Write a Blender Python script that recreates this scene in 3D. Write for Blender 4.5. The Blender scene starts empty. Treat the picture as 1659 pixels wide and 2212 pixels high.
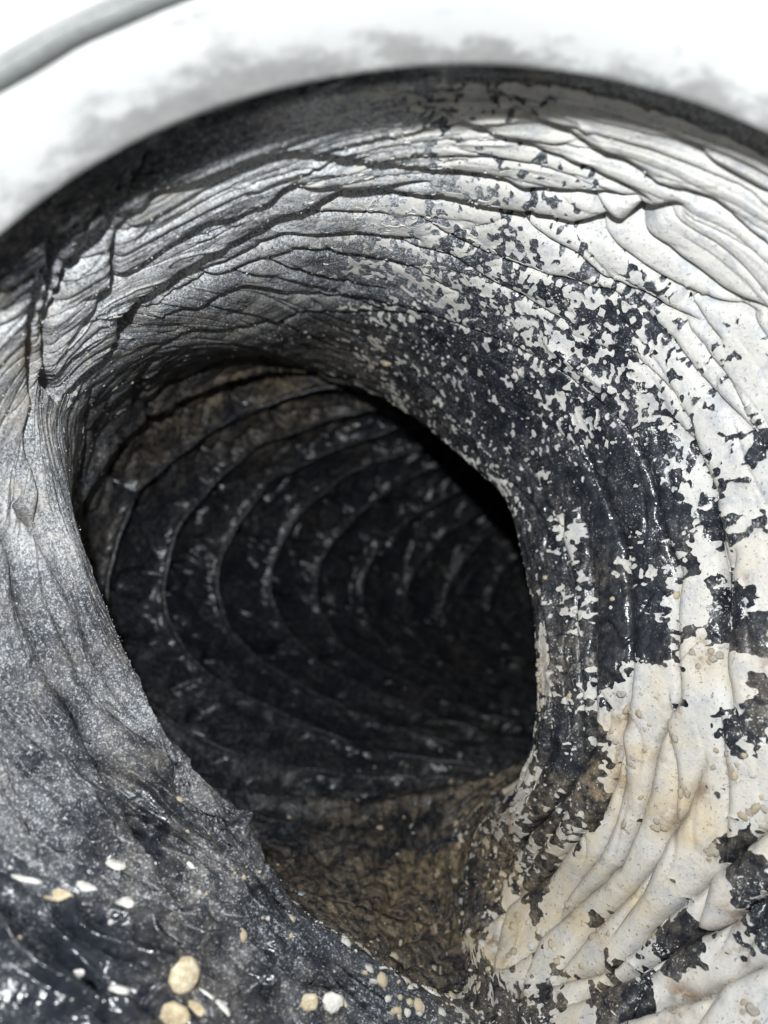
import bpy, math, random
import numpy as np
from mathutils import Vector, Matrix, Quaternion

# ================================================================ camera, world, flash, exposure
sc = bpy.context.scene
col = sc.collection
MM = 0.001
cam_d = bpy.data.cameras.new('camera'); cam = bpy.data.objects.new('camera', cam_d); col.objects.link(cam)
cam.location = (0, 0, 0); cam.rotation_euler = (math.radians(90), 0, 0)
cam_d.sensor_fit = 'VERTICAL'; cam_d.sensor_height = 24.0; cam_d.lens = 24.0*1640/2212
cam_d.clip_start = 0.005; cam_d.clip_end = 50
cam_d.dof.use_dof = True; cam_d.dof.focus_distance = 0.184; cam_d.dof.aperture_fstop = 7.4
sc.camera = cam
world = bpy.data.worlds.new('World'); sc.world = world; world.use_nodes = True
world.node_tree.nodes['Background'].inputs[0].default_value = (0.80, 0.88, 1.0, 1)
world.node_tree.nodes['Background'].inputs[1].default_value = 0.006
fl = bpy.data.lights.new('phone_flash', 'POINT'); fl.energy = 2.7; fl.color = (0.95, 0.985, 1.0); fl.shadow_soft_size = 0.0028
flash = bpy.data.objects.new('phone_flash', fl); col.objects.link(flash); flash.location = (-0.009, -0.018, 0.033)
vs = sc.view_settings
vs.view_transform = 'Standard'; vs.look = 'None'; vs.exposure = 0.0; vs.gamma = 1.0; vs.use_curve_mapping = False
sc.render.engine = 'CYCLES'
sc.cycles.use_denoising = True
try: sc.cycles.denoiser = 'OPENIMAGEDENOISE'; sc.cycles.denoising_input_passes = 'RGB_ALBEDO_NORMAL'; sc.cycles.denoising_prefilter = 'ACCURATE'
except Exception: pass
sc.cycles.max_bounces = 5; sc.cycles.diffuse_bounces = 2; sc.cycles.glossy_bounces = 3
sc.cycles.sample_clamp_indirect = 4.0
rng = np.random.default_rng(7); random.seed(7)

# ---------------------------------------------------------------- duct surface (millimetres; X right, Y away, Z up)
def cyc_interp(th_keys, vals, th):
    """periodic Catmull-Rom through (angle, vector) keys"""
    o = np.argsort(th_keys); k = np.asarray(th_keys, float)[o]; v = np.asarray(vals, float)[o]
    n = len(k); two = 2*np.pi
    kk = np.concatenate([k[-2:]-two, k, k[:2]+two]); vv = np.concatenate([v[-2:], v, v[:2]])
    m = (vv[2:]-vv[:-2])/(kk[2:]-kk[:-2])[:, None]          # tangents for kk[1:-1]
    t = (th-kk[1]) % two + kk[1]
    i = np.clip(np.searchsorted(kk, t, side='right')-1, 1, n+1)
    h = kk[i+1]-kk[i]; s = ((t-kk[i])/h)[:, None]; h = h[:, None]
    m0 = m[i-1]; m1 = m[np.minimum(i, len(m)-1)]
    return (2*s**3-3*s**2+1)*vv[i]+(s**3-2*s**2+s)*h*m0+(-2*s**3+3*s**2)*vv[i+1]+(s**3-s**2)*h*m1

AX, AZ = 11.2, -37.8          # axis of the collar
def ring_polar(d, rr):
    th = np.radians([a for a, _ in rr]); r = np.array([b for _, b in rr], float)
    return th, np.stack([AX+r*np.sin(th), np.full(len(r), float(d)), AZ+r*np.cos(th)], 1)

def rings(THROAT):
    R = []
    R.append(ring_polar(84, [(a, 104.6) for a in range(0, 360, 30)]))
    R.append(ring_polar(104, [(a, 104.4) for a in range(0, 360, 30)]))
    R.append(ring_polar(124, [(0,107),(30,107),(60,106),(90,103),(120,104),(150,104),(180,94),(205,79),(225,75),(245,82),(270,100),(300,103.8),(330,105)]))
    R.append(ring_polar(152, [(0,107),(30,104),(45,99),(68,90),(90,80),(112,84),(135,92),(165,97),(185,82),(205,66),(225,61),(245,69),(270,91),(300,105),(330,107)]))
    P = np.array(THROAT, float)
    R.append((np.radians(P[:, 0]), P[:, 1:4]))
    a = P[:, 0]; Q = P[:, 1:4].copy(); c = Q.mean(0)                    # the film turns back outwards right behind the lip
    push = np.interp(a, [0, 8, 25, 135, 150, 162, 290, 306, 318, 360], [0.5, 1, 6, 6, 2, 9, 8, 3.5, 0.3, 0.3])
    o = Q-c; o[:, 1] = 0; o /= np.linalg.norm(o, axis=1, keepdims=True)
    R.append((np.radians(a), Q+o*push[:, None]+np.array([0, 11.0, 0])))
    def four(t, r, b, l):
        t, r, b, l = map(lambda q: np.array(q, float), (t, r, b, l))
        c = (t+r+b+l)/4; a1 = (t-b)/2; b1 = (r-l)/2; a2 = ((t+b)-(r+l))/4
        th = np.radians(np.arange(0, 360, 15))[:, None]
        return th[:, 0], c+a1*np.cos(th)+b1*np.sin(th)+a2*np.cos(2*th)
    R.append(four((-26,330,61), (74,285,-45), (-14,300,-117), (-112,262,-38)))
    R.append(four((18,385,52), (86,292,-52), (26,366,-124), (-96,345,-34)))
    R.append(four((66,432,42), (97,300,-58), (74,428,-132), (-60,412,-42)))
    R.append(four((122,470,32), (112,308,-62), (124,474,-139), (-10,462,-54)))
    R.append(four((176,496,26), (130,315,-66), (180,502,-148), (42,505,-66)))
    R.append(four((240,512,22), (165,330,-68), (244,520,-150), (122,545,-70)))
    R.append(four((310,515,20), (230,350,-68), (314,525,-150), (230,575,-70)))
    return R

KNOTS = [0, 1, 2, 3, 4, 4.25, 5, 6, 7, 8, 9, 10, 11]
SEG_ROWS = [10, 22, 150, 300, 40, 80, 70, 70, 64, 56, 34, 18]
NT = 1100
def base_surface(THROAT, NT=NT, rows=SEG_ROWS):
    th = np.linspace(0, 2*np.pi, NT, endpoint=False)
    K = np.stack([cyc_interp(t, p, th) for t, p in rings(THROAT)])       # ring, theta, xyz
    seg = np.linalg.norm(np.diff(K, axis=0), axis=2).mean(1)
    U = np.concatenate([[0], np.cumsum(seg)])
    m = np.empty_like(K)
    for i in range(len(K)):
        if i == 0: m[i] = (K[1]-K[0])/seg[0]
        elif i == len(K)-1: m[i] = (K[-1]-K[-2])/seg[-1]
        else: m[i] = ((K[i]-K[i-1])/seg[i-1]*seg[i]+(K[i+1]-K[i])/seg[i]*seg[i-1])/(seg[i-1]+seg[i])
    out, us, ks = [], [], []
    for i, n in enumerate(rows):
        s = (np.arange(n)/n)[:, None, None]; h = seg[i]
        out.append((2*s**3-3*s**2+1)*K[i]+(s**3-2*s**2+s)*h*m[i]+(-2*s**3+3*s**2)*K[i+1]+(s**3-s**2)*h*m[i+1])
        us.append(U[i]+np.arange(n)/n*h); ks.append(KNOTS[i]+np.arange(n)/n*(KNOTS[i+1]-KNOTS[i]))
    out.append(K[-1:]); us.append(U[-1:]); ks.append(np.array([float(KNOTS[-1])]))
    return np.concatenate(out), np.concatenate(us), np.concatenate(ks), th

def surf_normals(S):
    du = np.gradient(S, axis=0); dt = np.roll(S, -1, 1)-np.roll(S, 1, 1)
    n = np.cross(du, dt); n /= np.linalg.norm(n, axis=2, keepdims=True)+1e-9
    c = S.mean(1, keepdims=True)
    if (np.einsum('ijk,ijk->ij', n, c-S).mean()) < 0: n = -n
    return n


# authored tables, in millimetres on the duct wall: throat contour (angle, xyz); folds (depth, width, polyline);
# coverage samples (xyz, paint, dust, brown); loose pieces
THROAT = [
    (9.2,0.1,288,42.8),
    (24.1,19.7,268,25.5),
    (37.6,32.3,252,11.7),
    (46.8,38.9,243,2.4),
    (62.9,42.5,232,-16.1),
    (80.3,43.8,224,-33.3),
    (100.9,43.5,218,-52.4),
    (116.6,41.3,218,-68.3),
    (130.6,35.6,224,-83.9),
    (143.1,29.0,243,-102.8),
    (154.7,23.1,236,-121.5),
    (159.5,21.2,198,-123.6),
    (165.0,11.3,184,-114.9),
    (172.2,0.1,178,-105.2),
    (184.0,-13.7,174,-94.3),
    (203.1,-29.7,168,-80.3),
    (225.9,-40.9,168,-62.9),
    (253.7,-52.7,173,-45.8),
    (278.1,-63.6,180,-26.8),
    (291.8,-71.7,184,-10.5),
    (302.2,-76.4,185,6.3),
    (311.4,-77.8,182,25.1),
    (323.3,-65.4,182,39.5),
    (334.1,-53.2,203,47.8),
    (344.4,-41.4,243,54.2),
    (355.4,-25.5,300,56.5),
]
CREASES = [
    (4.5,3.0,[[49.7,148.1,59.8],[46.7,149.9,60.7],[43.1,151.1,61.9],[39.7,152.7,62.9],[36.1,154.2,63.9],[32.4,155.5,64.9],[29.0,157.2,65.6],[21.4,155.9,67.7],[14.4,156.1,68.7],[9.7,155.8,69.0],[4.8,154.2,69.0],[0.2,153.0,68.7],[-3.4,150.8,68.3],[-7.1,147.7,67.7],[-10.6,145.3,67.0],[-13.9,142.3,66.1],[-17.0,139.4,65.1],[-20.8,139.3,63.9],[-24.6,139.3,62.5],[-28.3,138.5,61.0],[-31.9,137.8,59.3],[-35.6,136.3,57.3],[-39.4,134.9,55.1],[-42.4,136.6,53.5],[-46.7,135.3,50.5],[-49.4,137.9,48.8],[-52.4,139.6,46.7],[-55.1,141.3,44.6],[-58.0,142.9,42.3],[-61.0,147.3,39.9],[-64.1,151.1,37.4],[-66.8,154.5,34.8]]),
    (4.0,2.5,[[9.0,161.1,68.6],[4.5,162.0,68.5],[0.2,162.8,68.3],[-4.0,161.4,67.9],[-7.9,160.6,67.4],[-11.9,158.9,66.6],[-15.5,156.9,65.8],[-19.4,154.9,64.8],[-23.1,159.0,63.6],[-27.5,159.0,62.0],[-31.8,159.1,60.3],[-36.1,156.4,58.4],[-40.2,157.5,56.3],[-44.1,157.8,54.1],[-50.6,159.9,49.9],[-54.9,158.2,46.5],[-58.7,161.0,43.6],[-62.5,163.1,40.4],[-66.0,164.9,37.2]]),
    (9.0,4.0,[[55.8,146.3,57.4],[52.0,150.5,58.2],[51.0,154.5,57.6],[47.7,157.3,58.3],[44.3,160.0,58.9],[40.9,162.7,59.5],[35.6,163.8,61.5],[30.4,165.6,63.1],[26.3,166.7,64.3],[22.0,167.3,65.5],[17.6,168.0,66.5],[12.9,167.7,67.4],[8.6,168.2,67.8],[4.3,168.1,68.0],[0.2,167.9,68.0],[-4.4,167.0,67.6],[-8.9,165.9,67.0],[-13.1,166.8,66.1],[-17.0,168.1,65.1],[-21.0,168.7,63.9],[-25.1,169.9,62.6],[-29.0,171.1,61.1],[-33.1,172.1,59.4],[-37.4,172.4,57.4],[-41.3,172.6,55.3],[-45.1,172.5,53.2],[-50.6,173.4,49.9],[-56.4,175.0,46.1],[-63.0,184.7,41.5],[-69.5,190.1,36.6],[-76.1,189.2,30.6]]),
    (3.0,2.0,[[0.1,177.4,67.2],[-5.6,176.1,67.0],[-11.1,174.1,66.2],[-15.5,173.3,65.2],[-19.7,171.9,64.1],[-23.8,170.5,63.0],[-28.2,172.5,61.4],[-32.7,174.1,59.5]]),
    (4.0,2.2,[[8.1,186.1,65.3],[0.1,187.3,66.2],[-4.7,187.5,66.3],[-9.2,186.3,65.9],[-13.7,184.2,65.1],[-17.9,181.7,64.2],[-22.2,178.6,63.1],[-28.0,180.3,61.1],[-32.2,180.6,59.4],[-36.2,181.1,57.6],[-40.7,179.5,55.4],[-44.8,177.3,53.2],[-48.6,179.1,50.8],[-52.4,180.0,48.5]]),
    (3.5,2.2,[[8.6,199.2,62.6],[0.2,199.0,64.8],[-5.2,198.3,65.3],[-10.3,195.7,65.1],[-14.9,191.9,64.5],[-21.1,187.4,63.0],[-26.5,187.6,61.3],[-31.8,186.7,59.4],[-36.3,186.2,57.4],[-40.3,184.8,55.4],[-44.5,183.4,53.1],[-48.5,182.7,50.8],[-52.1,182.8,48.6]]),
    (3.0,2.0,[[0.2,214.6,62.2],[-5.7,215.1,63.4],[-11.3,212.9,63.8],[-16.4,208.1,63.4],[-22.3,199.4,62.2],[-27.7,190.2,60.8]]),
    (4.5,2.6,[[7.1,223.8,56.7],[0.1,228.5,59.3],[-5.5,228.6,61.3],[-10.7,226.8,62.5],[-16.5,224.6,62.4],[-21.6,219.0,61.6],[-26.4,212.9,60.3],[-31.9,204.7,58.6],[-37.2,197.1,56.7],[-45.5,196.9,52.3],[-49.4,193.9,50.0],[-53.2,190.0,47.7]]),
    (3.5,2.2,[[0.3,231.1,58.5],[-5.8,235.1,60.2],[-12.0,238.1,61.2],[-17.8,237.7,61.4],[-23.4,234.1,60.6],[-32.6,232.8,57.6],[-41.3,227.3,54.3],[-46.1,221.3,52.1],[-50.3,213.2,49.7],[-54.0,207.0,47.4],[-58.9,207.7,45.0],[-63.4,208.7,42.7]]),
    (6.0,2.5,[[-53.9,124.5,44.1],[-56.5,128.9,42.1],[-59.2,133.0,40.0],[-62.8,137.5,36.9],[-67.5,146.6,33.0],[-70.3,152.5,30.5],[-72.6,158.4,27.6],[-74.3,162.0,24.1],[-75.6,163.3,19.9],[-76.5,164.1,15.4],[-76.2,166.3,11.0],[-75.4,167.8,6.1],[-75.3,167.0,0.9],[-75.0,166.4,-4.1]]),
    (4.5,2.0,[[-52.4,126.6,45.4],[-55.1,131.1,43.5],[-57.6,135.3,41.7],[-60.6,140.4,39.5],[-63.8,146.3,37.0],[-67.0,152.5,34.4]]),
    (3.0,2.0,[[-44.7,139.0,52.2],[-49.4,143.3,49.3],[-52.1,150.1,48.0],[-55.1,157.4,46.2],[-59.8,156.1,42.1]]),
    (5.5,2.2,[[-66.8,154.5,34.8],[-71.9,166.3,29.8],[-77.4,182.4,26.5]]),
    (3.0,2.0,[[-61.0,121.0,37.4],[-63.3,125.5,35.3],[-65.7,130.3,33.0],[-68.4,135.6,30.5]]),
    (3.0,2.5,[[-27.8,116.1,59.6],[-30.4,118.0,58.6],[-32.9,120.0,57.5],[-35.7,122.0,56.2],[-38.1,124.3,55.0],[-40.9,127.4,53.6],[-43.7,130.3,52.1],[-46.8,131.5,50.0],[-49.9,132.5,47.8],[-52.7,135.1,46.0],[-55.4,137.7,44.0],[-58.3,140.8,41.7]]),
    (2.5,2.5,[[-35.8,118.0,55.9],[-39.4,121.0,54.1],[-43.1,124.4,52.0],[-46.7,126.6,49.7],[-50.1,128.4,47.4]]),
    (4.0,2.5,[[8.4,134.0,69.6],[11.7,136.1,69.7],[15.5,138.3,69.6],[19.2,140.0,69.3],[23.0,141.7,68.7],[27.1,143.2,67.9],[30.8,144.1,66.9],[34.6,144.8,65.8],[38.4,145.2,64.6],[42.3,145.8,63.1],[46.6,146.2,61.5],[50.6,146.9,59.6]]),
    (4.0,2.5,[[21.7,130.8,69.1],[25.4,133.3,68.6],[29.0,135.0,68.0],[32.7,136.3,67.1],[36.5,137.8,66.0],[42.5,139.0,64.0],[46.5,140.1,62.5],[50.4,141.2,60.8],[53.5,140.7,59.5],[56.6,140.3,58.2],[59.8,139.8,56.7],[62.9,140.6,54.9],[66.0,141.2,53.2],[68.8,141.7,51.1],[71.6,141.8,48.9]]),
    (4.0,2.2,[[39.7,153.0,62.8],[44.7,154.2,60.5],[50.5,155.7,57.5],[54.4,156.2,55.4],[58.4,156.5,53.2],[62.5,157.1,50.8],[66.0,157.1,48.4],[69.2,156.3,45.9],[73.1,154.4,42.7],[76.7,151.8,39.5]]),
    (3.5,2.0,[[22.5,167.1,65.4],[27.1,169.2,63.4],[31.2,169.9,61.5],[36.6,170.5,58.8],[41.7,170.2,56.2],[45.6,170.8,53.7],[49.6,171.1,51.2],[54.4,169.5,49.1],[59.1,168.5,46.8],[63.8,167.1,43.9],[68.0,165.1,40.8]]),
    (3.0,2.0,[[41.9,161.6,59.5],[45.9,162.8,57.1],[49.9,163.2,54.9],[54.9,163.3,52.1],[59.9,163.3,49.3],[63.1,162.6,47.6],[66.6,161.4,45.4],[69.7,159.3,43.4],[72.7,156.9,41.6],[75.5,154.4,39.6]]),
    (3.0,1.8,[[8.2,177.6,66.7],[12.5,180.1,65.4],[16.8,181.7,63.8],[22.3,182.3,61.5],[28.0,182.0,59.0],[33.1,180.3,56.7],[38.3,178.4,54.5],[43.1,176.5,52.3],[48.2,174.8,50.0],[53.0,173.3,47.8]]),
    (3.5,2.0,[[0.2,188.4,66.1],[7.7,189.8,64.8],[16.3,188.1,62.4],[20.5,189.3,60.2],[25.0,189.6,57.8],[32.3,189.1,53.3],[37.0,188.0,50.4],[41.2,187.1,47.6],[45.6,186.0,44.9]]),
    (2.5,1.8,[[0.3,201.2,64.4],[9.3,200.8,62.0],[14.5,201.1,59.5],[19.8,200.7,56.8]]),
    (2.5,1.8,[[52.0,170.0,50.3],[57.8,171.8,45.6],[61.2,172.4,42.3],[64.3,172.2,38.8]]),
    (2.5,1.8,[[63.9,163.3,46.5],[69.2,163.9,40.4],[72.3,163.2,36.6]]),
    (3.0,2.2,[[46.3,125.9,63.3],[49.2,127.7,62.2],[52.4,128.9,61.0],[55.8,130.4,59.5],[59.3,130.9,57.8],[62.9,130.9,55.9],[66.2,131.1,54.0]]),
    (3.5,2.2,[[64.6,171.9,38.7],[67.6,171.5,34.6],[70.4,170.7,30.6],[73.1,169.3,26.8],[75.8,167.7,22.9],[78.2,166.1,19.6],[80.4,164.6,16.3]]),
    (6.0,3.0,[[68.3,178.9,20.6],[71.6,176.4,15.5],[74.7,174.4,9.5],[76.4,173.4,5.2],[76.5,174.0,1.0],[76.8,174.4,-3.4],[77.3,174.1,-8.7],[77.8,173.4,-13.8],[77.7,172.6,-18.1],[77.5,171.7,-22.6],[77.1,170.6,-26.8],[76.8,169.3,-32.4],[76.5,168.4,-37.8],[76.8,167.5,-43.4]]),
    (-2.0,1.6,[[40.8,193.7,43.6],[47.1,192.7,38.7],[52.7,191.1,34.2],[57.7,188.5,29.2]]),
    (2.5,1.8,[[5.4,272.6,40.7],[10.4,267.4,36.2],[15.6,259.8,31.4],[20.4,253.0,26.8],[25.0,247.2,22.6],[29.1,243.5,17.7],[32.9,239.1,13.1],[39.4,229.0,6.9],[43.5,221.4,-0.0],[46.2,215.2,-7.5]]),
    (-2.0,1.8,[[11.8,254.9,39.8],[17.3,247.6,35.5],[22.4,240.7,31.6],[26.0,238.9,27.0],[29.5,236.9,22.5],[33.1,234.0,17.8],[39.0,226.7,11.8]]),
    (2.0,1.6,[[49.1,210.5,-0.1],[49.3,209.4,-7.8],[50.7,206.5,-13.4]]),
    (3.5,2.2,[[52.1,202.4,17.8],[53.8,201.5,13.4],[55.6,199.7,8.9],[57.2,197.9,4.2],[58.8,195.9,-0.2],[59.9,194.4,-4.8],[61.3,192.6,-9.6],[61.5,191.7,-15.3],[61.7,190.1,-21.1],[61.4,188.4,-26.6],[61.0,186.7,-32.0]]),
    (3.5,2.0,[[51.8,206.0,3.3],[52.7,204.6,-1.6],[53.5,203.1,-6.6],[54.3,201.4,-11.3],[55.1,199.8,-16.0],[54.7,198.6,-22.0],[54.3,197.0,-27.8],[53.9,195.2,-33.0],[53.4,193.8,-38.3],[53.2,192.9,-43.4]]),
    (3.0,2.0,[[66.9,185.5,0.6],[68.1,184.4,-4.5],[69.4,183.0,-9.5],[70.4,181.5,-14.4],[69.9,180.9,-20.1],[69.3,179.8,-25.3],[68.8,178.7,-29.8],[68.5,177.6,-34.2],[68.3,176.8,-38.5]]),
    (2.5,2.0,[[80.4,170.7,-8.5],[80.0,170.9,-13.6],[79.4,170.5,-18.9],[78.9,169.7,-23.8],[78.1,169.1,-28.6],[77.5,168.4,-33.1],[77.0,167.9,-37.8]]),
    (3.0,1.8,[[45.7,216.6,3.8],[45.6,217.0,-1.5],[45.5,216.6,-6.8],[45.2,216.5,-12.0],[45.1,215.8,-17.1],[45.0,214.5,-22.7],[45.1,212.4,-27.9],[45.1,210.2,-33.0],[45.5,205.8,-41.6]]),
    (-2.0,1.5,[[44.3,218.7,-10.0],[44.9,216.5,-15.2],[45.5,214.2,-20.1],[46.0,211.5,-25.1],[46.2,208.3,-31.2],[46.6,205.2,-36.9],[45.6,205.1,-43.3],[44.8,205.2,-49.5],[44.1,205.5,-55.9],[42.6,207.8,-62.6],[41.1,209.1,-69.5]]),
    (3.0,2.0,[[61.0,186.7,-32.0],[60.2,185.6,-38.6],[59.6,185.1,-45.0],[58.5,185.8,-53.2],[57.7,186.3,-58.1],[57.0,186.7,-62.8],[56.1,187.1,-67.9],[54.2,188.3,-74.6],[51.4,190.8,-79.4],[48.7,193.8,-84.7],[46.2,198.4,-90.8],[43.7,203.5,-97.5],[39.9,208.5,-103.0],[35.8,212.4,-108.7],[31.2,215.7,-114.1],[26.7,217.1,-118.6]]),
    (3.0,2.2,[[68.5,176.6,-38.3],[68.3,176.0,-44.6],[66.5,177.7,-50.0],[64.7,179.3,-55.6],[63.8,179.9,-60.4],[62.9,180.4,-65.3],[61.9,180.8,-70.2],[61.0,181.1,-74.9],[58.6,182.7,-81.1],[56.4,184.2,-87.6],[53.6,187.7,-92.4],[50.7,191.7,-97.5],[47.6,195.0,-102.5],[44.1,197.3,-107.2],[40.3,199.4,-111.8],[34.4,200.3,-117.8]]),
    (3.0,2.2,[[72.4,171.7,-57.1],[71.5,172.4,-61.4],[70.4,172.9,-65.5],[69.3,173.5,-69.8],[66.7,175.3,-75.8],[63.9,177.0,-82.0],[60.9,179.2,-87.2],[58.3,181.6,-92.4],[55.3,184.8,-97.5],[51.8,187.9,-102.7],[48.2,189.7,-107.6],[45.1,190.5,-111.7],[42.0,190.4,-115.5]]),
    (4.0,2.5,[[81.5,161.4,-67.9],[79.4,163.0,-71.4],[77.2,164.6,-75.1],[75.2,166.0,-79.0],[72.2,168.3,-82.9],[69.2,170.4,-87.2],[66.1,172.6,-91.2],[62.9,175.0,-95.6],[59.7,177.4,-100.0],[56.3,179.4,-104.5],[53.1,180.6,-108.4],[49.1,183.7,-111.4],[44.8,186.9,-114.6],[40.7,189.6,-117.2]]),
    (4.0,3.0,[[80.5,159.6,-80.8],[77.8,161.6,-85.2],[74.9,163.4,-89.5],[71.7,165.8,-92.8],[68.4,168.2,-95.9],[65.0,170.5,-99.2],[61.6,172.9,-102.7],[57.9,175.2,-106.3],[54.1,177.3,-109.8],[49.6,179.9,-113.5],[44.6,182.3,-117.4]]),
    (3.5,2.5,[[79.0,156.3,-93.8],[76.0,158.2,-97.0],[72.7,160.1,-100.1],[69.2,161.9,-103.1],[66.0,164.1,-105.4],[62.6,166.1,-108.0],[59.1,168.1,-110.7],[52.4,171.7,-115.5]]),
    (3.0,2.0,[[53.2,192.9,-43.4],[53.0,192.3,-49.2],[52.9,191.9,-54.9],[52.8,191.6,-60.6],[49.5,194.7,-68.9],[46.9,197.2,-73.2],[44.2,200.1,-78.0],[41.8,203.7,-83.0],[39.4,209.7,-89.4],[37.2,216.1,-96.1],[33.6,221.8,-103.7],[29.8,225.4,-110.6]]),
    (2.5,1.8,[[45.7,201.3,-61.1],[43.4,204.4,-66.7],[41.0,207.3,-72.5],[38.7,210.0,-78.0],[34.2,222.1,-87.9],[31.4,231.9,-97.0],[28.2,240.0,-105.3]]),
    (-1.6,1.6,[[49.4,196.5,-54.5],[47.7,198.3,-59.8],[46.1,199.9,-65.3],[44.5,201.3,-70.6],[40.9,205.6,-77.6],[37.8,211.7,-85.8],[35.2,220.3,-93.9],[32.1,227.0,-101.7]]),
    (2.0,1.8,[[0.2,262.3,-119.7],[12.4,271.1,-120.4],[20.3,275.1,-120.6],[27.6,273.0,-118.2],[32.4,228.6,-94.7]]),
    (2.5,2.0,[[-9.4,225.9,-117.8],[0.3,235.6,-121.9],[6.2,242.2,-124.0],[12.5,248.7,-125.6],[19.3,254.1,-127.0],[24.8,236.6,-116.3],[29.9,226.9,-109.2]]),
    (2.5,2.0,[[0.2,211.3,-120.5],[7.1,223.3,-125.4],[14.6,233.2,-128.8],[22.1,240.3,-131.3],[28.7,217.4,-116.5]]),
    (2.0,2.0,[[0.1,167.5,-100.7],[5.2,206.3,-122.6],[11.0,216.3,-127.3],[17.2,224.9,-130.8],[24.9,232.6,-132.6],[29.2,211.6,-118.0]]),
    (3.0,2.0,[[5.2,167.6,-104.8],[11.2,202.0,-125.3],[16.8,210.7,-130.0],[22.7,217.5,-133.4],[27.5,199.8,-120.1],[34.4,200.3,-117.8]]),
    (5.0,2.4,[[-70.6,161.3,-38.0],[-68.5,160.9,-42.0],[-66.3,160.3,-45.9],[-62.0,159.1,-51.9],[-57.2,157.8,-57.3],[-52.3,156.2,-62.8],[-48.2,155.9,-66.5]]),
    (5.5,2.6,[[-73.5,145.5,-51.1],[-68.7,144.7,-55.9],[-63.7,143.1,-60.7],[-58.9,142.3,-64.9],[-53.8,142.4,-69.3]]),
    (4.5,2.2,[[-60.4,162.5,-44.1],[-55.9,162.2,-47.5],[-51.5,161.7,-51.3],[-47.0,161.2,-55.0],[-44.9,160.4,-60.2]]),
    (4.5,2.6,[[-65.0,128.7,-66.3],[-60.5,129.7,-69.9],[-58.1,129.6,-72.4],[-55.6,129.3,-74.8],[-52.6,129.3,-77.3],[-49.5,129.0,-79.8],[-45.7,129.7,-81.9]]),
    (-3.0,2.4,[[-62.5,131.5,-66.8],[-59.5,133.7,-68.3],[-56.3,136.0,-70.0],[-53.1,138.5,-71.6],[-49.3,139.6,-74.1],[-45.3,140.3,-76.6],[-42.3,140.2,-78.6],[-39.2,140.0,-80.8],[-35.5,140.7,-83.2]]),
    (-2.5,2.0,[[-50.1,138.2,-74.1],[-47.0,136.3,-77.2],[-45.0,133.0,-80.3],[-41.3,134.1,-82.2],[-38.0,133.5,-85.1],[-34.9,133.2,-88.1]]),
    (4.0,2.2,[[-52.1,155.6,-63.6],[-49.7,154.6,-66.5],[-46.9,153.5,-69.6],[-44.4,152.1,-72.3],[-41.3,151.7,-74.5],[-38.1,151.2,-76.8],[-34.9,151.0,-79.2],[-31.3,151.4,-81.9],[-27.6,152.2,-85.0],[-23.8,153.4,-88.5],[-20.4,154.1,-91.9],[-16.9,154.5,-95.7],[-12.3,157.4,-98.8],[-7.7,159.8,-101.9]]),
    (-1.6,1.8,[[-43.6,154.1,-71.4],[-40.1,153.3,-74.2],[-36.4,152.9,-77.0],[-32.9,152.4,-79.9],[-30.1,152.5,-82.3],[-27.4,152.9,-84.8],[-24.4,153.6,-87.6],[-21.6,154.3,-90.3],[-17.0,156.3,-93.9],[-12.5,158.3,-97.5]]),
    (-1.5,1.6,[[-34.6,146.2,-81.6],[-31.2,146.3,-84.6],[-27.6,146.7,-88.1],[-24.3,148.4,-91.0],[-20.9,150.2,-93.9],[-17.5,151.9,-96.8],[-14.0,154.1,-99.4],[-10.4,156.5,-102.2],[-6.7,158.6,-105.0]]),
    (5.5,2.4,[[-80.8,159.9,-3.0],[-79.4,161.1,-10.5],[-78.8,160.9,-16.0],[-77.9,160.6,-21.6],[-76.0,160.8,-27.2],[-74.1,160.9,-32.4]]),
    (5.5,2.4,[[-78.9,162.6,1.9],[-77.0,164.6,-2.1],[-74.9,166.1,-6.1],[-73.1,166.7,-10.2],[-71.2,167.0,-14.4],[-68.6,166.6,-21.1],[-66.2,165.6,-28.4],[-63.8,164.7,-34.3]]),
    (-2.5,1.6,[[-71.3,172.0,-4.7],[-69.6,171.5,-9.9],[-67.6,170.8,-15.2],[-66.0,169.8,-19.4],[-64.2,168.8,-23.8],[-62.4,167.8,-28.1],[-59.5,167.0,-33.2],[-56.5,165.8,-38.0]]),
    (-2.5,1.8,[[-76.5,157.1,-37.9],[-73.7,157.2,-42.8],[-70.6,156.7,-47.3],[-68.0,156.4,-50.2],[-65.1,155.7,-53.4],[-62.3,155.0,-56.3],[-58.7,153.9,-59.9],[-54.7,152.6,-63.8]]),
    (3.0,2.2,[[0.2,276.1,44.8],[-10.0,291.8,49.8],[-21.7,311.6,55.5],[-33.0,335.7,59.7],[-42.2,331.0,58.9],[-50.4,324.2,57.7],[-64.0,318.7,51.6],[-73.2,316.7,44.7],[-80.0,310.6,39.3],[-86.1,302.2,34.0],[-91.1,293.9,28.9]]),
    (2.5,2.2,[[-16.0,378.2,52.0],[-25.0,374.6,50.6],[-33.6,370.8,48.7],[-42.1,364.8,47.1],[-50.5,362.4,42.7],[-58.4,358.7,38.2],[-65.8,353.9,33.5],[-72.3,347.8,29.6],[-78.7,340.6,25.5],[-84.3,333.4,21.5]]),
    (3.0,2.4,[[0.3,398.3,49.0],[-10.5,400.6,45.3],[-21.1,398.5,41.7],[-31.0,395.7,37.5],[-43.0,393.1,29.9],[-54.1,387.9,22.6],[-64.3,378.8,17.4],[-73.9,368.2,12.5],[-80.6,363.9,4.3],[-86.7,358.1,-3.7],[-91.8,351.6,-11.8]]),
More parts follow.
